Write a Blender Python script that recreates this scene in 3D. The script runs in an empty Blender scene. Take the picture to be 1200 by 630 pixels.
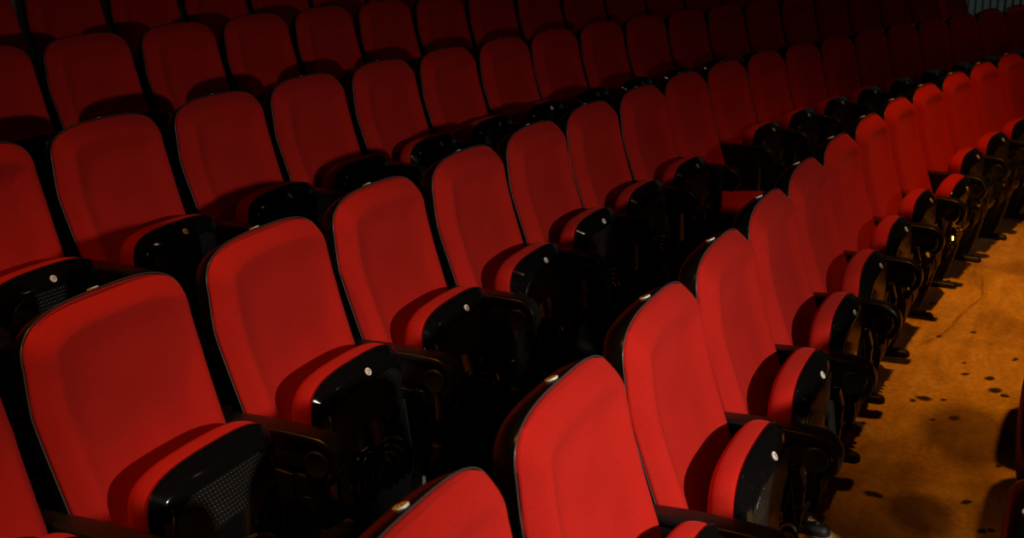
import bpy, bmesh, math, random
from mathutils import Vector, Matrix
random.seed(7)
sc = bpy.context.scene
COL = sc.collection

# ------------------------------------------------------------------ camera, world, lights, exposure
cd = bpy.data.cameras.new('camera'); cam = bpy.data.objects.new('camera', cd); COL.objects.link(cam)
yaw, pit, rol = [math.radians(a) for a in (65.23924, 16.36388, -0.43971)]
f = Vector((math.sin(yaw)*math.cos(pit), math.cos(yaw)*math.cos(pit), -math.sin(pit)))
r = Vector((math.cos(yaw), -math.sin(yaw), 0)); u = r.cross(f)
r2 = math.cos(rol)*r + math.sin(rol)*u; u2 = -math.sin(rol)*r + math.cos(rol)*u
M = Matrix((r2, u2, -f)).transposed().to_4x4(); M.translation = Vector((-1.09893, -0.70129, 1.79848))
cam.matrix_world = M
cd.sensor_width = 36; cd.lens = 36*math.exp(7.24622)/1200; cd.clip_start = .02
cd.dof.use_dof = True; cd.dof.focus_distance = 3.3; cd.dof.aperture_fstop = 5.6
sc.camera = cam

w = bpy.data.worlds.new('hall_dark'); sc.world = w; w.use_nodes = True
w.node_tree.nodes['Background'].inputs[0].default_value = (.9, .95, 1, 1)
w.node_tree.nodes['Background'].inputs[1].default_value = .0012

def spot(name, loc, target, power, color, angle, blend, radius):
    l = bpy.data.lights.new(name, 'SPOT'); l.energy = power; l.color = color
    l.spot_size = math.radians(angle); l.spot_blend = blend; l.shadow_soft_size = radius
    o = bpy.data.objects.new(name, l); COL.objects.link(o); o.location = loc
    o.rotation_euler = (Vector(target)-Vector(loc)).to_track_quat('-Z', 'Y').to_euler()
    return o
spot('warm_house_spot', (4.4, -1.02, 4.6), (5.0, -1.9, 0), 510, (1.0, .33, .015), 82, 1, .05)
spot('warm_left_spot', (-.3, 1.6, 4.5), (.6, .95, .6), 290, (1.0, .34, .04), 54, 1, .1)
spot('front_work_light', (.1, -2.0, 1.74), (1.35, -.25, .05), 295, (1.0, .86, .68), 92, 1, .04)
spot('dim_fill_spot', (5.0, -4.2, 4.8), (6.5, 1.0, .8), 34, (1.0, .55, .35), 110, 1, .15)  # added weak fill that lifts the rear rows, no known lamp
spot('side_wall_fill', (10.6, 1.5, 3.9), (12.2, .2, .9), 65, (.80, 1.0, .92), 100, 1, .05)  # added only to brighten the slatted wall, an invented source
sc.view_settings.view_transform = 'Standard'; sc.view_settings.look = 'None'
sc.view_settings.exposure = 0; sc.view_settings.gamma = 1; sc.view_settings.use_curve_mapping = False

# ------------------------------------------------------------------ materials
def nodes(name):
    m = bpy.data.materials.new(name); m.use_nodes = True
    return m, m.node_tree, m.node_tree.nodes['Principled BSDF']
def plain(name, col, rough=.5, coat=0, spec=.5, bump=0, bscale=400, metallic=0):
    m, t, b = nodes(name)
    b.inputs['Base Color'].default_value = (*col, 1); b.inputs['Roughness'].default_value = rough
    b.inputs['Coat Weight'].default_value = coat; b.inputs['Coat Roughness'].default_value = .06
    b.inputs['Specular IOR Level'].default_value = spec; b.inputs['Metallic'].default_value = metallic
    if bump:
        tc = t.nodes.new('ShaderNodeTexCoord'); n = t.nodes.new('ShaderNodeTexNoise'); bp = t.nodes.new('ShaderNodeBump')
        n.inputs['Scale'].default_value = bscale; n.inputs['Detail'].default_value = 3
        bp.inputs['Strength'].default_value = bump; bp.inputs['Distance'].default_value = .001
        t.links.new(tc.outputs['Object'], n.inputs['Vector']); t.links.new(n.outputs['Fac'], bp.inputs['Height'])
        t.links.new(bp.outputs['Normal'], b.inputs['Normal'])
    return m
def fabric():
    m, t, b = nodes('red_upholstery')
    tc = t.nodes.new('ShaderNodeTexCoord')
    n = t.nodes.new('ShaderNodeTexNoise'); n.inputs['Scale'].default_value = 520; n.inputs['Detail'].default_value = 4
    n2 = t.nodes.new('ShaderNodeTexNoise'); n2.inputs['Scale'].default_value = 7; n2.inputs['Detail'].default_value = 2
    cr = t.nodes.new('ShaderNodeValToRGB')
    cr.color_ramp.elements[0].position = .3; cr.color_ramp.elements[0].color = (.41, .0135, .0095, 1)
    cr.color_ramp.elements[1].position = .7; cr.color_ramp.elements[1].color = (.61, .0200, .0145, 1)
    mx = t.nodes.new('ShaderNodeMixRGB'); mx.blend_type = 'MULTIPLY'; mx.inputs[0].default_value = .25
    bp = t.nodes.new('ShaderNodeBump'); bp.inputs['Strength'].default_value = .35; bp.inputs['Distance'].default_value = .0012
    L = t.links.new
    L(tc.outputs['Object'], n.inputs['Vector']); L(tc.outputs['Object'], n2.inputs['Vector'])
    L(n.outputs['Fac'], cr.inputs['Fac']); L(cr.outputs['Color'], mx.inputs[1]); L(n2.outputs['Fac'], mx.inputs[2])
    L(mx.outputs[0], b.inputs['Base Color']); L(n.outputs['Fac'], bp.inputs['Height']); L(bp.outputs['Normal'], b.inputs['Normal'])
    b.inputs['Roughness'].default_value = .95; b.inputs['Specular IOR Level'].default_value = .12
    b.inputs['Sheen Weight'].default_value = .25; b.inputs['Sheen Roughness'].default_value = .45
    b.inputs['Sheen Tint'].default_value = (.9, .10, .09, 1)
    return m
def grille_mat():
    # perforated plastic: a regular field of small dimples, in object coordinates
    m, t, b = nodes('perforated_black_plastic'); L = t.links.new
    tc = t.nodes.new('ShaderNodeTexCoord'); sp = t.nodes.new('ShaderNodeSeparateXYZ'); L(tc.outputs['Object'], sp.inputs[0])
    def mt(op, a, b_=None, c=None):
        n = t.nodes.new('ShaderNodeMath'); n.operation = op
        for k, v in enumerate((a, b_, c)):
            if v is None: continue
            if isinstance(v, (int, float)): n.inputs[k].default_value = v
            else: L(v, n.inputs[k])
        return n.outputs[0]
    P = .0105
    row = mt('FLOOR', mt('DIVIDE', sp.outputs['Z'], P))
    xo = mt('ADD', mt('DIVIDE', sp.outputs['X'], P), mt('MULTIPLY', mt('MODULO', mt('ADD', row, 1000), 2), .5))
    fx = mt('SUBTRACT', mt('FRACT', mt('ADD', xo, 100)), .5); fz = mt('SUBTRACT', mt('FRACT', mt('ADD', mt('DIVIDE', sp.outputs['Z'], P), 100)), .5)
    d = mt('SQRT', mt('ADD', mt('MULTIPLY', fx, fx), mt('MULTIPLY', fz, fz)))
    dot = mt('SMOOTH_MIN', mt('MULTIPLY', d, 3.9), 1, .1)
    inv = mt('SUBTRACT', 1, dot)
    cr = t.nodes.new('ShaderNodeValToRGB')
    cr.color_ramp.elements[0].position = .2; cr.color_ramp.elements[0].color = (.006, .006, .006, 1)
    cr.color_ramp.elements[1].position = .55; cr.color_ramp.elements[1].color = (.07, .073, .07, 1)  # dimples coloured lighter grey to stand in for their glints
    L(inv, cr.inputs['Fac']); L(cr.outputs['Color'], b.inputs['Base Color'])
    bp = t.nodes.new('ShaderNodeBump'); bp.inputs['Strength'].default_value = .8; bp.inputs['Distance'].default_value = .002
    L(inv, bp.inputs['Height']); L(bp.outputs['Normal'], b.inputs['Normal'])
    b.inputs['Roughness'].default_value = .38
    return m
STAINS = [(4.365, -0.457, 0.012, 0.015, -110), (4.731, -0.244, 0.013, 0.018, -113), (3.942, -0.451, 0.005, 0.011, -112), (3.811, -0.467, 0.014, 0.017, -111), (3.801, -0.562, 0.02, 0.024, -110), (3.674, -0.589, 0.023, 0.031, -108), (3.628, -0.626, 0.016, 0.019, -108), (3.475, -0.342, 0.03, 0.025, -105), (3.491, -0.411, 0.011, 0.014, -105), (3.436, -0.305, 0.008, 0.014, -104), (4.07, -0.645, 0.011, 0.022, -112), (4.245, -0.324, 0.012, 0.018, -110), (3.323, -0.468, 0.019, 0.027, -106), (3.276, -0.397, 0.008, 0.014, -104), (2.638, -0.568, 0.013, 0.015, -99), (2.457, -0.624, 0.012, 0.015, -95), (2.474, -0.65, 0.007, 0.01, -98), (2.956, -0.646, 0.011, 0.018, -100), (2.573, -0.29, 0.033, 0.022, -99)]
CRACK = [(5.26, -0.431), (4.916, -0.455), (4.675, -0.396), (4.384, -0.354), (4.244, -0.321), (4.08, -0.249)]
PATCH = [(3.2, -.53, .28, .17, 8), (2.5, -.44, .14, .10, 20)]
def floor_mat():
    m, t, b = nodes('worn_floor'); L = t.links.new
    tc = t.nodes.new('ShaderNodeTexCoord'); co = tc.outputs['Object']
    def noise(scale, detail, vec=None, rough=.6, dist=0):
        n = t.nodes.new('ShaderNodeTexNoise'); n.inputs['Scale'].default_value = scale; n.inputs['Detail'].default_value = detail
        n.inputs['Roughness'].default_value = rough; n.inputs['Distortion'].default_value = dist
        L(vec or co, n.inputs['Vector']); return n
    def ramp(fac, stops):
        c = t.nodes.new('ShaderNodeValToRGB'); e = c.color_ramp.elements
        while len(e) < len(stops): e.new(.5)
        for k, (p, col) in enumerate(stops): e[k].position = p; e[k].color = col if len(col) == 4 else (*col, 1)
        L(fac, c.inputs['Fac']); return c.outputs['Color']
    def mix(mode, fac, a, c):
        n = t.nodes.new('ShaderNodeMixRGB'); n.blend_type = mode
        for k, v in enumerate((fac, a, c)):
            if isinstance(v, (int, float)): n.inputs[k].default_value = v
            elif isinstance(v, tuple): n.inputs[k].default_value = v
            else: L(v, n.inputs[k])
        return n.outputs[0]
    mp = t.nodes.new('ShaderNodeMapping'); mp.inputs['Scale'].default_value = (.5, 2.2, 1); L(co, mp.inputs['Vector'])
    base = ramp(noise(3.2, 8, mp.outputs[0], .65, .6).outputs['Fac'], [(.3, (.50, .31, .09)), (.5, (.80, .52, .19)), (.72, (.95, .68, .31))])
    fine = ramp(noise(38, 6).outputs['Fac'], [(.3, (.72, .72, .72)), (.6, (1, 1, 1))])
    blot = ramp(noise(1.7, 5, None, .7).outputs['Fac'], [(.38, (.6, .56, .5)), (.55, (1, 1, 1))])
    speck = ramp(noise(75, 3).outputs['Fac'], [(.68, (1, 1, 1)), (.72, (.35, .3, .25))])
    c = mix('MULTIPLY', 1, base, fine); c = mix('MULTIPLY', .8, c, blot); c = mix('MULTIPLY', .7, c, speck)
    # warped coordinates give every stain an irregular outline
    wn = noise(30, 4); sub = t.nodes.new('ShaderNodeVectorMath'); sub.operation = 'SUBTRACT'; L(wn.outputs['Color'], sub.inputs[0]); sub.inputs[1].default_value = (.5, .5, .5)
    scl = t.nodes.new('ShaderNodeVectorMath'); scl.operation = 'SCALE'; L(sub.outputs[0], scl.inputs[0]); scl.inputs['Scale'].default_value = .035
    add = t.nodes.new('ShaderNodeVectorMath'); add.operation = 'ADD'; L(co, add.inputs[0]); L(scl.outputs[0], add.inputs[1])
    def ellipse(cx, cy, a, bb, ang, soft):
        n = t.nodes.new('ShaderNodeMapping'); n.vector_type = 'TEXTURE'
        n.inputs['Location'].default_value = (cx, cy, 0); n.inputs['Rotation'].default_value = (0, 0, math.radians(ang)); n.inputs['Scale'].default_value = (a, bb, 1000)
        L(add.outputs[0], n.inputs['Vector'])
        ln = t.nodes.new('ShaderNodeVectorMath'); ln.operation = 'LENGTH'; L(n.outputs[0], ln.inputs[0])
        mr = t.nodes.new('ShaderNodeMapRange'); mr.inputs[1].default_value = 1+soft; mr.inputs[2].default_value = 1-soft; L(ln.outputs['Value'], mr.inputs[0])
        return mr.outputs[0]
    def union(lst):
        o = lst[0]
        for q in lst[1:]:
            n = t.nodes.new('ShaderNodeMath'); n.operation = 'MAXIMUM'; L(o, n.inputs[0]); L(q, n.inputs[1]); o = n.outputs[0]
        return o
    c = mix('MULTIPLY', union([ellipse(*p, .25) for p in PATCH]), c, (.38, .36, .34, 1))
    st = union([ellipse(x, y, max(a, .011), max(b_, .011), g, .25) for x, y, a, b_, g in STAINS])
    c = mix('MIX', st, c, (.035, .025, .02, 1))
    cr = []
    for (x0, y0), (x1, y1) in zip(CRACK, CRACK[1:]):
        cr.append(ellipse((x0+x1)/2, (y0+y1)/2, math.hypot(x1-x0, y1-y0)/2*1.06, .006, math.degrees(math.atan2(y1-y0, x1-x0)), .5))
    c = mix('MULTIPLY', union(cr), c, (.55, .48, .42, 1))
    L(c, b.inputs['Base Color']); b.inputs['Roughness'].default_value = .62; b.inputs['Specular IOR Level'].default_value = .3
    bp = t.nodes.new('ShaderNodeBump'); bp.inputs['Strength'].default_value = .2; bp.inputs['Distance'].default_value = .004
    L(noise(60, 5).outputs['Fac'], bp.inputs['Height']); L(bp.outputs['Normal'], b.inputs['Normal'])
    return m
RED = fabric()
GLOSS = plain('glossy_black_plastic', (.004, .004, .0045), .11, 0, .6)
SHELL = plain('back_shell_black_plastic', (.006, .006, .006), .28, 0, .22)
ARM = plain('satin_black_plastic', (.009, .009, .009), .33, .0, .45, .2, 700)
DARK = plain('matt_black_plastic', (.012, .012, .012), .5, 0, .4, .2, 300)
STEEL = plain('dark_steel', (.03, .03, .03), .45, 0, .5, metallic=.6)
GRILLE = grille_mat()
WHITE = plain('white_number_disc', (.85, .86, .86), .35)
INK = plain('black_number_ink', (.02, .02, .02), .6)
PAPER = plain('white_paper', (.7, .7, .68), .9)
FLOOR = floor_mat()
REAR_FLOOR = plain('dark_rear_floor', (.012, .010, .009), .95, 0, .1, .5, 300)  # one even dark colour for all floor behind the front row
WALL = plain('dark_slatted_wall', (.20, .24, .23), .8, 0, .2, .3, 60)

# ------------------------------------------------------------------ row geometry: curved rows on rising platforms
KN = [-2., 0, 1.5, 3, 4.5, 6.5, 9, 13]
KV = [0.0273, 0.00962, -0.01096, 0.03017, 0.06522, 0.05315, 0.03482, 0.03972]
PITCH = .56
def interp(x, xs, ys):
    if x <= xs[0]: return ys[0]
    for k in range(len(xs)-1):
        if x <= xs[k+1]:
            a = (x-xs[k])/(xs[k+1]-xs[k]); return ys[k]+(ys[k+1]-ys[k])*a
    return ys[-1]
TT = [-8+24*k/480 for k in range(481)]
KK = [interp(t, KN, KV) for t in TT]
TH, X, Y = [0.], [0.], [0.]
for k in range(480): TH.append(TH[-1]+(KK[k]+KK[k+1])/2*.05)
t0 = interp(0, TT, TH); TH = [a-t0 for a in TH]
for k in range(480):
    X.append(X[-1]+(math.cos(TH[k])+math.cos(TH[k+1]))/2*.05); Y.append(Y[-1]-(math.sin(TH[k])+math.sin(TH[k+1]))/2*.05)
x0, y0 = interp(0, TT, X), interp(0, TT, Y); X = [a-x0 for a in X]; Y = [a-y0 for a in Y]
def at(t, dd):
    a = interp(t, TT, TH)
    return Vector((interp(t, TT, X)+math.sin(a)*dd, interp(t, TT, Y)+math.cos(a)*dd, 0)), a
ROWS = {'M': (-.85181, 0, .65418), 'A': (0, 0, .29175), 'B': (.99845, .08936, .17898), 'C': (1.95456, .23414, 1.23337), 'D': (2.92503, .38134, 2.19367), 'E': (3.895, .528, 4.16)}
TWEAK = {'A0': (0.0006, 0.0004), 'A1': (0.0036, -0.0035), 'A2': (-0.002, -0.0022), 'A3': (-0.0059, -0.0022), 'A4': (-0.0055, -0.0002), 'A5': (-0.0005, 0.0062), 'A6': (0.0011, 0.0041), 'A7': (0.0009, 0.0023), 'A8': (-0.0009, 0.0049), 'A9': (-0.0009, 0.0056), 'B1': (-0.0033, 0.0046), 'B2': (-0.0005, 0.0022), 'B3': (-0.0041, 0.0079), 'B4': (-0.0005, -0.0022), 'B5': (0.0002, -0.0024), 'B7': (0.0035, -0.0051), 'C1': (-0.0011, 0.0047), 'C3': (-0.0016, 0.0023), 'C4': (0.0022, -0.003), 'C5': (0.0031, -0.0045), 'C6': (0.0031, -0.0057), 'D0': (0.0027, -0.0027), 'D1': (-0.0031, 0.0031)}
def seat_frame(row, i):
    dd, z, s = ROWS[row]; L = [t+dd*a for t, a in zip(TT, TH)]
    t = interp(i*PITCH+s, L, TT); p, a = at(t, dd); dx, dy = TWEAK.get(row+str(i), (0, 0))
    return p+Vector((math.cos(a), -math.sin(a), 0))*dx+Vector((math.sin(a), math.cos(a), 0))*dy+Vector((0, 0, z)), -a

# ------------------------------------------------------------------ mesh helpers
def mesh(name, bm, mats, smooth=True, sharp=40):
    bmesh.ops.recalc_face_normals(bm, faces=bm.faces)
    me = bpy.data.meshes.new(name); bm.to_mesh(me); bm.free()
    for m in (mats if isinstance(mats, (list, tuple)) else [mats]): me.materials.append(m)
    for p in me.polygons: p.use_smooth = smooth
    if smooth: me.set_sharp_from_angle(angle=math.radians(sharp))
    return me
def obj(name, me, parent=None, loc=None, **props):
    o = bpy.data.objects.new(name, me); COL.objects.link(o)
    if parent: o.parent = parent
    if loc: o.location = loc
    for k, v in props.items(): o[k] = v
    return o
def rings(bm, loops, close_a=None, close_b=None):
    """loops: lists of equal length; joined in a tube; optionally fanned to a point at each end"""
    vs = [[bm.verts.new(p) for p in lp] for lp in loops]; n = len(vs[0])
    for a, b in zip(vs, vs[1:]):
        for k in range(n): bm.faces.new((a[k], a[(k+1) % n], b[(k+1) % n], b[k]))
    for end, c in ((vs[0], close_a), (vs[-1], close_b)):
        if c is None: continue
        if c == 'cap': bm.faces.new(end); continue
        v = bm.verts.new(c)
        for k in range(n): bm.faces.new((end[k], end[(k+1) % n], v))
def box(bm, x0, x1, y0, y1, z0, z1, bev=0, rot=None):
    r_ = bmesh.ops.create_cube(bm, size=1)
    for v in r_['verts']:
        v.co = Vector((x0+(v.co.x+.5)*(x1-x0), y0+(v.co.y+.5)*(y1-y0), z0+(v.co.z+.5)*(z1-z0)))
        if rot: v.co = rot @ v.co
    if bev:
        es = list({e for v in r_['verts'] for e in v.link_edges}); bmesh.ops.bevel(bm, geom=es, offset=bev, segments=2, affect='EDGES', profile=.5)
def extrude_yz(bm, poly, x0, x1, bev=0):
    """polygon in (y,z) made solid along x, with rounded rims"""
    n = len(poly); c = (sum(p[0] for p in poly)/n, sum(p[1] for p in poly)/n)
    a = [bm.verts.new((x0, *p)) for p in poly]; b = [bm.verts.new((x1, *p)) for p in poly]
    fa, fb = bm.faces.new(a), bm.faces.new(list(reversed(b)))
    for k in range(n): bm.faces.new((a[k], b[k], b[(k+1) % n], a[(k+1) % n]))
    if bev:
        es = list(fa.edges)+list(fb.edges); bmesh.ops.bevel(bm, geom=es, offset=bev, segments=3, affect='EDGES', profile=.5)
def lerp(a, b, t): return a+(b-a)*t
def sst(x): x = min(max(x, 0), 1); return x*x*(3-2*x)

# ------------------------------------------------------------------ chair shapes (x right, -y forward, z up; origin on the platform under the chair)
BEAD_GREY = plain('grey_rim_glint', (.055, .057, .06), .3)  # grey of an added bead that imitates the highlight along the shell rim
ZT, YT, ZK, YK = .96164, .10683, .76577, .07786
def back_y(z):
    # soft bend at lumbar height
    lo = -.012+(z-.5)*(YK+.012)/(ZK-.5); hi = YK+(z-ZK)*(YT-YK)/(ZT-ZK)
    k = .004; return -k*math.log(math.exp(-lo/k)+math.exp(-hi/k))
def back_outline(n_top=48, n_side=14, zb=.40):
    pts = []
    WT, WK, CR = .2385, .24785, .105
    for k in range(n_top+1):
        a = math.pi*(k/n_top)
        x = (WT-.006*math.sin(a))*math.copysign(abs(math.cos(a))**(2/3.1), math.cos(a)); z = ZT-CR*(1-abs(math.sin(a))**(2/3.1))
        pts.append((x, z))
    side = []
    for k in range(1, n_side+1):
        z = lerp(ZT-CR, zb+.03, k/n_side)
        if z > ZK: wd = lerp(WT, WK, (ZT-CR-z)/(ZT-CR-ZK))
        else: wd = WK-.012*((ZK-z)/(ZK-zb))
        side.append((wd, z))
    bot = []
    wb = side[-1][0]
    for k in range(1, 12):
        a = math.pi/2*k/6
        if k <= 5: bot.append((wb-.03*(1-math.cos(a)), zb+.03-.03*math.sin(a)))
    left = [(-x, z) for x, z in side]
    left_bot = [(-x, z) for x, z in bot]
    return pts + left + left_bot + list(reversed(bot)) + list(reversed(side))
def shrink(poly, c, s): return [(c[0]+(x-c[0])*s, c[1]+(z-c[1])*s) for x, z in poly]
def seg_dist(p, poly):
    best = 9
    n = len(poly)
    for k in range(n):
        ax, az = poly[k]; bx, bz = poly[(k+1) % n]
        dx, dz = bx-ax, bz-az; l = dx*dx+dz*dz
        t = 0 if l == 0 else min(1, max(0, ((p[0]-ax)*dx+(p[1]-az)*dz)/l))
        best = min(best, math.hypot(p[0]-ax-t*dx, p[1]-az-t*dz))
    return best
BO = back_outline(); BC = (0, .70)
def backrest_mesh():
    bm = bmesh.new(); loops = []
    O = shrink(BO, BC, .997)
    loops.append([(x, back_y(z)+.004, z) for x, z in shrink(O, BC, .96)])
    loops.append([(x, back_y(z)+.002, z) for x, z in O])
    loops.append([(x, back_y(z)-.010, z) for x, z in shrink(O, BC, 1.004)])
    for s in (1, .985, .97, .95, .93, .91, .885, .86, .835, .81, .785, .76, .735, .70, .66, .62, .58, .53, .48, .42, .36, .22, .1):
        lp = []
        for x, z in shrink(O, BC, s):
            d = seg_dist((x, z), O)
            h = .012+.040*math.sin(math.pi/2*min(1, d/.050))**1.0
            h -= .019*(1-math.exp(-(max(0, d-.040)/.045)**2))+.010*max(0, 1-(x/.21)**2)*sst((z-.45)/.2)
            lp.append((x, back_y(z)-h, z))
        loops.append(lp)
    rings(bm, loops, (0, back_y(.7)+.004, .7), (0, back_y(.7)-.022, .7))
    return mesh('backrest', bm, RED, sharp=75)
def shell_mesh():
    bm = bmesh.new(); loops = []
    for s, d in ((.95, .001), (.990, .001), (1.003, -.001), (1.0065, -.0035), (1.010, -.002), (1.010, .003), (.962, .030), (.925, .049), (.89, .058), (.82, .063), (.7, .066), (.4, .068)):
        loops.append([(x, back_y(z)+d, z) for x, z in shrink(BO, BC, s)])
    rings(bm, loops, (0, back_y(.7), .7), (0, back_y(.7)+.068, .7))
    return mesh('back_shell', bm, SHELL, sharp=60)
def bead_mesh():
    bm = bmesh.new(); P_ = shrink(BO, BC, 1.012); n = len(P_); L = []
    for k in range(n):
        x, z = P_[k]; x0_, z0_ = P_[k-1]; x1_, z1_ = P_[(k+1) % n]; t = Vector((x1_-x0_, z1_-z0_)).normalized(); nn = Vector((t.y, -t.x))
        L.append([(x+nn.x*.0017*math.cos(a), back_y(z)-.003+.0017*math.sin(a), z+nn.y*.0017*math.cos(a)) for a in [2*math.pi*j/6 for j in range(6)]])
    vs = [[bm.verts.new(p) for p in lp] for lp in L]
    for k in range(n):
        for j in range(6): bm.faces.new((vs[k][j], vs[k][(j+1) % 6], vs[(k+1) % n][(j+1) % 6], vs[(k+1) % n][j]))
    return mesh('rim_glint_bead', bm, BEAD_GREY, sharp=80)
PV = Vector((0, -.035, .355))      # pivot of the folding seat
def pan_outline(inset=0, n=36):
    pts = []; W, Z, CR = .20-inset*.85, .645-inset, .085
    for k in range(n+1):
        a = math.pi*k/n
        x = W*math.copysign(abs(math.cos(a))**.5, math.cos(a)); z = Z-CR*(1-abs(math.sin(a))**.5)+.006*(1-(x/W)**2)-.006
        pts.append((x, z))
    zb = .25+inset; zs = Z-CR; side = []
    for k in range(1, 9):
        z = lerp(zs, zb+.05, k/8); side.append((W-.012*(k/8)**1.5, z))
    wb = side[-1][0]
    for k in range(1, 6):
        a = math.pi/2*k/5; side.append((wb-.05*(1-math.cos(a)), zb+.05-.05*math.sin(a)))
    return pts+[(-x, z) for x, z in side]+list(reversed(side))
def pan_warp(x, y):
    q = min(1, (x/.2)**2)
    if y > -.149: return y-.007*q
    return y+q*lerp(-.007, .013, min(1, (-.149-y)/.052))
def pan_loop(inset, y): return [(x, pan_warp(x, y)-PV.y, z-PV.z) for x, z in pan_outline(inset)]
def cushion_mesh():
    bm = bmesh.new(); L = []
    for ins, y in ((.12, -.084), (.06, -.082), (.03, -.082), (.014, -.085), (.005, -.092), (.0, -.101), (-.002, -.115), (-.002, -.132), (.001, -.146), (.004, -.149)): L.append(pan_loop(ins, y))
    rings(bm, L, (0, -.088-PV.y, .45-PV.z), (0, -.149-PV.y, .45-PV.z))
    return mesh('seat_cushion', bm, RED, sharp=80)
def bulge(zl):
    q = (.435-(zl+PV.z))/.19; return .030*math.sin(math.pi*q) if 0 < q < 1 else 0
def seat_shell_mesh():
    bm = bmesh.new(); L = []
    for ins, y in ((.02, -.147), (.0, -.1475), (-.003, -.149), (-.003, -.152), (.0, -.157), (.015, -.184), (.0165, -.186), (.019, -.1885), (.032, -.197), (.037, -.2), (.041, -.2), (.043, -.197), (.052, -.196), (.09, -.198), (.14, -.198)): L.append(pan_loop(ins, y))
    L[-3:] = [[(x, y-bulge(z), z) for x, y, z in lp] for lp in L[-3:]]
    rings(bm, L, (0, -.147-PV.y, .45-PV.z), (0, -.198-bulge(.40-PV.z)-PV.y, .40-PV.z))
    # curved moulded ribs low on the underside
    for k, (hw, top) in enumerate(((.138, .430), (.105, .415), (.072, .40), (.038, .385))):
        path = [(-hw*(1 if j == 0 or j == 16 else math.cos(math.pi*(j-1)/14)), .285 if j in (0, 16) else .31+(top-.31)*math.sin(math.pi*(j-1)/14)**.7) for j in range(17)]; path[16] = (hw, .285)
        for (xa, za), (xb, zb) in zip(path, path[1:]):
            d = Vector((xb-xa, 0, zb-za)); n = Vector((-d.z, 0, d.x)).normalized()*.004
            A = [Vector((xa, 0, za)), Vector((xb, 0, zb))]
            q = [bm.verts.new(Vector((p.x, yy-bulge(p.z-PV.z), p.z))+s*n-PV) for p in A for s in (1, -1) for yy in (-.186, -.206)]
            for idx in ((0, 1, 3, 2), (4, 5, 7, 6), (0, 1, 5, 4), (2, 3, 7, 6), (1, 3, 7, 5)): bm.faces.new([q[j] for j in idx])
    return mesh('seat_shell', bm, GLOSS, sharp=45)
def grille_mesh():
    # six-sided perforated plate: follows the rim above, runs to a point-like edge below
    bm = bmesh.new()
    o = [p for p in pan_outline(.046, 36)[:37]]
    poly = o+[(-.153, .50), (-.065, .440), (.065, .440), (.153, .50)]
    L = []
    for s, y in ((1, -.190), (1, -.1985), (.99, -.2005)): L.append([(x*s-PV.x, pan_warp(x*s, y)-PV.y, .53+(z-.53)*s-PV.z) for x, z in poly])
    rings(bm, L, None, (0, -.2010-PV.y, .52-PV.z))
    return mesh('grille', bm, GRILLE, sharp=50)
def brace_mesh():
    # moulded cheek frames at both sides below the grille
    bm = bmesh.new()
    for s in (-1, 1):
        for (xa, za, xb, zb) in ((.156, .488, .146, .33), (.156, .482, .095, .438), (.152, .425, .120, .400), (.149, .375, .115, .350)):
            d = Vector((xb-xa, 0, zb-za)); n = Vector((-d.z, 0, d.x)).normalized()*.0035
            q = []
            for (x, z) in ((xa, za), (xb, zb)):
                for w_ in (1, -1):
                    for yy in (-.19, -.204-bulge(z-PV.z)*.9): q.append(bm.verts.new((s*(x+w_*n.x)-PV.x, yy-PV.y, z+w_*n.z-PV.z)))
            for idx in ((0, 1, 3, 2), (4, 5, 7, 6), (0, 1, 5, 4), (2, 3, 7, 6), (1, 3, 7, 5)): bm.faces.new([q[j] for j in idx])
    box(bm, -.15, .15, -.200+.035, -.19+.035, .325-PV.z, .335-PV.z)
    return mesh('side_frame', bm, DARK, sharp=30)
DIG = {'1': [[(-.12, .32), (.08, .5), (.08, -.5)], [(-.16, -.5), (.3, -.5)]],
 '0': [[(0, .5), (.27, .3), (.27, -.3), (0, -.5), (-.27, -.3), (-.27, .3), (0, .5)]],
 '2': [[(-.27, .28), (-.1, .5), (.15, .5), (.27, .28), (.2, .05), (-.27, -.5), (.3, -.5)]],
 '3': [[(-.27, .4), (0, .5), (.24, .3), (.05, .03), (.27, -.25), (0, -.5), (-.28, -.38)]],
 '4': [[(.15, -.5), (.15, .5), (-.28, -.2), (.3, -.2)]],
 '5': [[(.25, .5), (-.2, .5), (-.24, .08), (.08, .12), (.27, -.18), (.05, -.5), (-.27, -.42)]],
 '6': [[(.2, .48), (-.12, .3), (-.27, -.15), (-.1, -.48), (.15, -.48), (.27, -.2), (.05, .03), (-.22, -.1)]],
 '7': [[(-.27, .5), (.28, .5), (-.05, -.5)]],
 '8': [[(0, .03), (-.22, .26), (0, .5), (.22, .26), (0, .03), (-.27, -.24), (0, -.5), (.27, -.24), (0, .03)]],
 '9': [[(.22, .1), (-.05, -.03), (-.27, .2), (-.1, .48), (.15, .48), (.27, .15), (.12, -.3), (-.2, -.48)]]}
def disc_mesh(num, R=.0105, h=.0022):
    """number disc lying in xy, facing +z"""
    bm = bmesh.new(); n = 24
    rings(bm, [[(R*q*math.cos(2*math.pi*k/n), R*q*math.sin(2*math.pi*k/n), z) for k in range(n)] for q, z in ((1, -.004), (1, h*.7), (.93, h))], None, (0, 0, h))
    nf = len(bm.faces); s = R*.92; cw = s*.72
    for j, ch in enumerate(num):
        ox = (j-(len(num)-1)/2)*cw
        for st in DIG[ch]:
            for (xa, ya), (xb, yb) in zip(st, st[1:]):
                a = Vector((ox+xa*s, ya*s, h+.0003)); b = Vector((ox+xb*s, yb*s, h+.0003)); d = (b-a).normalized()*s*.06
                nn = Vector((-d.y, d.x, 0))*1.1
                bm.faces.new([bm.verts.new(p) for p in (a-d+nn, b+d+nn, b+d-nn, a-d-nn)])
    bm.faces.ensure_lookup_table()
    for k in range(nf, len(bm.faces)): bm.faces[k].material_index = 1
    return mesh('number_disc', bm, [WHITE, INK], sharp=30)
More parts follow.
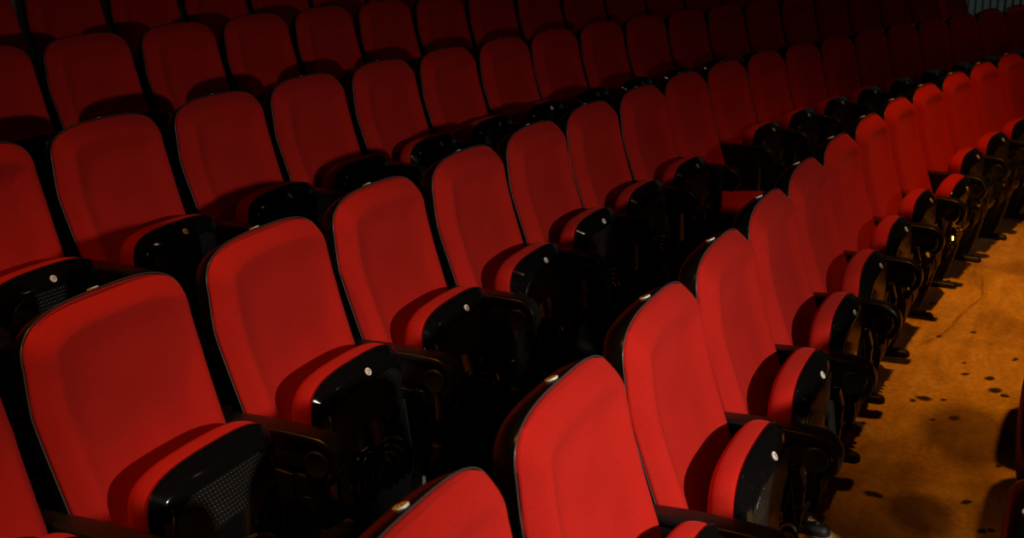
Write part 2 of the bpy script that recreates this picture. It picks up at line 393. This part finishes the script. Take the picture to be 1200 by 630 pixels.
def arm_mesh():
    bm = bmesh.new()
    # strap: centre line in (y,z), swept with a rounded section
    path = [(.045, .566), (0, .568), (-.06, .569), (-.12, .569), (-.18, .5685), (-.235, .566)]
    cy, cz, R = -.240, .512, .0535
    for k in range(1, 12):
        a = math.radians(90-k*12.5); path.append((cy-R*math.cos(a), cz+R*math.sin(a)))
    path.append((cy-.030, cz-.047))
    loops = []
    for k, (y, z) in enumerate(path):
        p0_, p1_ = path[max(k-1, 0)], path[min(k+1, len(path)-1)]
        t = Vector((0, p1_[0]-p0_[0], p1_[1]-p0_[1])).normalized(); n = Vector((0, -t.z, t.y)); n = -n
        wd = .031 if k > 1 else .026; th = .0115 if k < len(path)-4 else lerp(.0115, .007, (k-len(path)+4)/4)
        lp = []
        for j in range(20):
            a = 2*math.pi*j/20; e = .45
            cx_ = math.copysign(abs(math.cos(a))**e, math.cos(a))*wd; cn = math.copysign(abs(math.sin(a))**e, math.sin(a))*th
            lp.append(Vector((cx_, y, z))+n*cn)
        loops.append(lp)
    c0 = sum(loops[0], Vector())/20; c1 = sum(loops[-1], Vector())/20
    rings(bm, loops, c0, c1)
    # web under the strap
    extrude_yz(bm, [(.05, .560), (-.235, .560), (-.275, .54), (-.27, .50), (-.20, .485), (-.06, .500), (.05, .49)], -.018, .018, .004)
    return mesh('armrest', bm, ARM, sharp=50)
def boss_mesh():
    bm = bmesh.new(); n = 32; L = []
    for x, R in ((-.027, .026), (-.029, .030), (-.026, .034), (.026, .034), (.029, .030), (.0275, .026)):
        L.append([(x, -.242+R*math.cos(2*math.pi*k/n), .508+R*math.sin(2*math.pi*k/n)) for k in range(n)])
    rings(bm, L, (-.026, -.242, .508), (.0265, -.242, .508)); return mesh('end_boss', bm, DARK, sharp=50)
def leg_mesh():
    bm = bmesh.new()
    extrude_yz(bm, [(.055, .52), (-.185, .49), (-.205, .44), (-.205, .30), (-.175, .14), (-.135, .03), (.085, .03), (.075, .14), (.05, .30)], -.012, .012, .003)
    # raised frame on both cheeks plus the ladder of ribs up the front edge
    for s in (-1, 1):
        extrude_yz(bm, [(.03, .49), (-.165, .465), (-.175, .30), (-.15, .16), (-.11, .06), (.055, .06), (.045, .14), (.025, .30)], s*.010, s*.017, .002)
    front = [(-.198, .475), (-.212, .42), (-.210, .36), (-.205, .30), (-.190, .235), (-.175, .17), (-.158, .11)]
    for (ya, za), (yb, zb) in zip(front, front[1:]):
        extrude_yz(bm, [(ya-.006, za-.004), (yb-.006, zb+.004), (yb+.02, zb+.004), (ya+.02, za-.004)], -.019, .019, .002)
    return mesh('leg', bm, ARM, sharp=35)
def tag_mesh():
    bm = bmesh.new(); box(bm, -.0205, -.0125, -.200, -.192, .185, .215, .001); return mesh('white_tag', bm, PAPER, smooth=False)
def foot_mesh():
    bm = bmesh.new(); n = 28; L = []
    for ins, z in ((0, 0), (0, .014), (.004, .022), (.012, .028)):
        lp = []
        for k in range(n):
            a = 2*math.pi*k/n; rr = .026-ins
            lp.append((rr*math.cos(a), (-.182 if math.sin(a) < 0 else .10)+rr*math.sin(a), z))
        L.append(lp)
    rings(bm, L, 'cap', None)
    box(bm, -.016, .016, -.135, .09, .020, .036, .004)
    rings(bm, [[(.009*q*math.cos(math.pi*k/3), -.165+.009*q*math.sin(math.pi*k/3), z) for k in range(6)] for q, z in ((1, .024), (1, .035), (.8, .037))], None, (0, -.165, .037))
    bm2 = bm
    # top cap of the pad
    top = [v for v in bm2.verts if abs(v.co.z-.028) < 1e-6 and len(v.link_faces) == 2]
    top.sort(key=lambda v: math.atan2(v.co.y+.04, v.co.x*3))
    if len(top) > 2: bm2.faces.new(top)
    return mesh('foot', bm2, DARK, sharp=35)
def bar_mesh():
    bm = bmesh.new(); n = 16
    rings(bm, [[(x, -.035+rr*math.cos(2*math.pi*k/n), .355+rr*math.sin(2*math.pi*k/n)) for k in range(n)] for x, rr in ((-.262, .012), (-.205, .012), (-.205, .022), (-.185, .022), (-.185, .012), (.185, .012), (.185, .022), (.205, .022), (.205, .012), (.262, .012))], (-.262, -.035, .355), (.262, -.035, .355))
    # bracket carrying the back shell
    for s in (-1, 1): box(bm, s*.19-.012, s*.19+.012, -.04, .05, .345, .47, .004)
    return mesh('pivot_bar', bm, STEEL, sharp=35)

ME = dict(backrest=backrest_mesh(), back_shell=shell_mesh(), seat_cushion=cushion_mesh(), seat_shell=seat_shell_mesh(), grille=grille_mesh(),
          side_frame=brace_mesh(), armrest=arm_mesh(), end_boss=boss_mesh(), leg=leg_mesh(), foot=foot_mesh(), rim_glint_bead=bead_mesh(), pivot_bar=bar_mesh())
DISC = {}
# tilt of the disc on the sloping rim of the folded seat, and on the crown of the back shell
SEATDISC = Vector((0, -.1925, .6205)) - PV
NO_SEAT_DISC = {'B1', 'B6', 'C3', 'E-2'}
TILT = {'B8': 84, 'A8': 15, 'A3': 1, 'A2': 0, 'B4': 1.5, 'C4': 1}       # folding angle of the seat, degrees forward
def chair(row, i, label, group, number, left_arm=False, shell_only=False):
    p, a = seat_frame(row, i)
    e = bpy.data.objects.new('theatre_chair', None); COL.objects.link(e); e.empty_display_size = .1
    e.location = p; e.rotation_euler = (0, 0, a)
    e['label'] = label; e['category'] = 'chair'; e['group'] = group
    obj('backrest', ME['backrest'], e)
    sh = obj('back_shell', ME['back_shell'], e); obj('rim_glint_bead', ME['rim_glint_bead'], sh)
    if number not in DISC: DISC[number] = disc_mesh(number)
    nd = obj('number_disc', DISC[number], sh, (0, .1255, .9590)); nd.rotation_euler = (math.radians(24), 0, math.pi); nd.scale = (1.25, 1.25, 1)
    t = TILT.get(row+str(i), random.uniform(-.6, .8))
    cu = obj('seat_cushion', ME['seat_cushion'], e, PV)
    ss = obj('seat_shell', ME['seat_shell'], e, PV)
    if row+str(i) == 'B8': cu.location = ss.location = PV+Vector((0, 0, .045))
    for q in (cu, ss): q.rotation_euler = (math.radians(t), 0, 0)
    obj('grille', ME['grille'], ss); obj('side_frame', ME['side_frame'], ss)
    if row+str(i) not in NO_SEAT_DISC:
        d = obj('number_disc', DISC[number], ss, SEATDISC); d.rotation_euler = (math.radians(57), 0, 0)
    obj('pivot_bar', ME['pivot_bar'], e)
    for s in ((1, -1) if left_arm else (1,)):
        ar = obj('armrest', ME['armrest'], e, (s*PITCH/2, 0, 0)); obj('end_boss', ME['end_boss'], ar)
        lg = obj('leg', ME['leg'], e, (s*PITCH/2, 0, 0)); obj('foot', ME['foot'], lg)
        if row+str(i) == 'B2': obj('white_tag', tag_mesh(), lg, label='small white tag')
    return e

# ------------------------------------------------------------------ setting: stepped floor, walls
def strip(bm, d0, d1, z0, z1, ts):
    a = [bm.verts.new(at(t, d0)[0]+Vector((0, 0, z0))) for t in ts]; b = [bm.verts.new(at(t, d1)[0]+Vector((0, 0, z1))) for t in ts]
    for k in range(len(ts)-1): bm.faces.new((a[k], a[k+1], b[k+1], b[k]))
TS = [-4+.25*k for k in range(65)]
bm = bmesh.new(); NOSE = .36
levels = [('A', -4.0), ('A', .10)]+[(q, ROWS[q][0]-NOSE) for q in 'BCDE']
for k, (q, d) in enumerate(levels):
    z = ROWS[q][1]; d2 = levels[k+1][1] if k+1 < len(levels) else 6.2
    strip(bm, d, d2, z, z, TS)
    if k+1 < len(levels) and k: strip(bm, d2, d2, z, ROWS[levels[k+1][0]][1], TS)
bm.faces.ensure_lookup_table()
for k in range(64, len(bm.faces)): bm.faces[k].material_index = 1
fl = obj('floor', mesh('floor', bm, [FLOOR, REAR_FLOOR], smooth=False), kind='structure')
# slatted side wall at the far end of the rows
tw_ = 11.85; pA, aA = at(tw_, 0); nx = Vector((math.cos(aA), -math.sin(aA), 0)); ny = Vector((math.sin(aA), math.cos(aA), 0))
bm = bmesh.new(); RW = Matrix((nx, ny, Vector((0, 0, 1)))).transposed()
def wbox(x0_, x1_, y0_, y1_, z0_, z1_):
    r_ = bmesh.ops.create_cube(bm, size=1)
    for v in r_['verts']: v.co = pA+RW @ Vector((lerp(x0_, x1_, v.co.x+.5), lerp(y0_, y1_, v.co.y+.5), lerp(z0_, z1_, v.co.z+.5)))
wbox(.03, .15, -4, 6.3, 0, 4.2)
for k in range(128): wbox(0, .032, -4+.08*k, -4+.08*k+.045, 0, 4.2)
obj('wall_right', mesh('wall_right', bm, WALL, smooth=False), kind='structure')
bm = bmesh.new()
a = [bm.verts.new(at(t, 6.2)[0]) for t in TS]; b = [bm.verts.new(at(t, 6.2)[0]+Vector((0, 0, 4.2))) for t in TS]
for k in range(len(TS)-1): bm.faces.new((a[k], a[k+1], b[k+1], b[k]))
obj('wall_back', mesh('wall_back', bm, WALL, smooth=False), kind='structure')

# ------------------------------------------------------------------ the chairs
ORD = ['leftmost', 'second', 'third', 'fourth', 'fifth', 'sixth', 'seventh', 'eighth', 'ninth', 'tenth', 'eleventh', 'twelfth', 'thirteenth', 'fourteenth', 'fifteenth', 'sixteenth', 'seventeenth', 'eighteenth', 'nineteenth', 'twentieth', 'twenty-first', 'twenty-second']
RNG = {'A': (0, 13), 'B': (0, 19), 'C': (0, 18), 'D': (0, 15), 'E': (-2, 6)}
RN = {'A': 'front row', 'B': 'second row', 'C': 'third row', 'D': 'fourth row', 'E': 'dim rearmost row'}
SPECIAL = {'B8': 'red chair with its seat folded down flat, in the second row',
           'A8': 'red chair whose folded seat droops slightly forward, in the front row'}
N0 = {'A': 22, 'B': 21, 'C': 19, 'D': 18, 'E': 15}
for row in 'ABCDE':
    lo, hi = RNG[row]
    for i in range(lo, hi+1):
        k = i-lo
        nth = 'leftmost chair' if k == 0 else ORD[k]+' chair from the left'
        lab = SPECIAL.get(row+str(i), 'red theatre chair, folded seat, '+nth+' in the '+RN[row])
        chair(row, i, lab, 'red theatre chairs in the '+RN[row], str(max(1, N0[row]-i)), left_arm=(i == lo))
MLAB = {0: 'black chair back at the right edge of the photo, showing its white number disc', 1: 'black chair back at the right edge, just beyond the one with the disc'}
for i in range(-2, 6):
    chair('M', i, MLAB.get(i, 'black backed chair across the aisle, outside the picture'), 'chairs across the aisle at the right edge', str(16-i), left_arm=(i == -2))
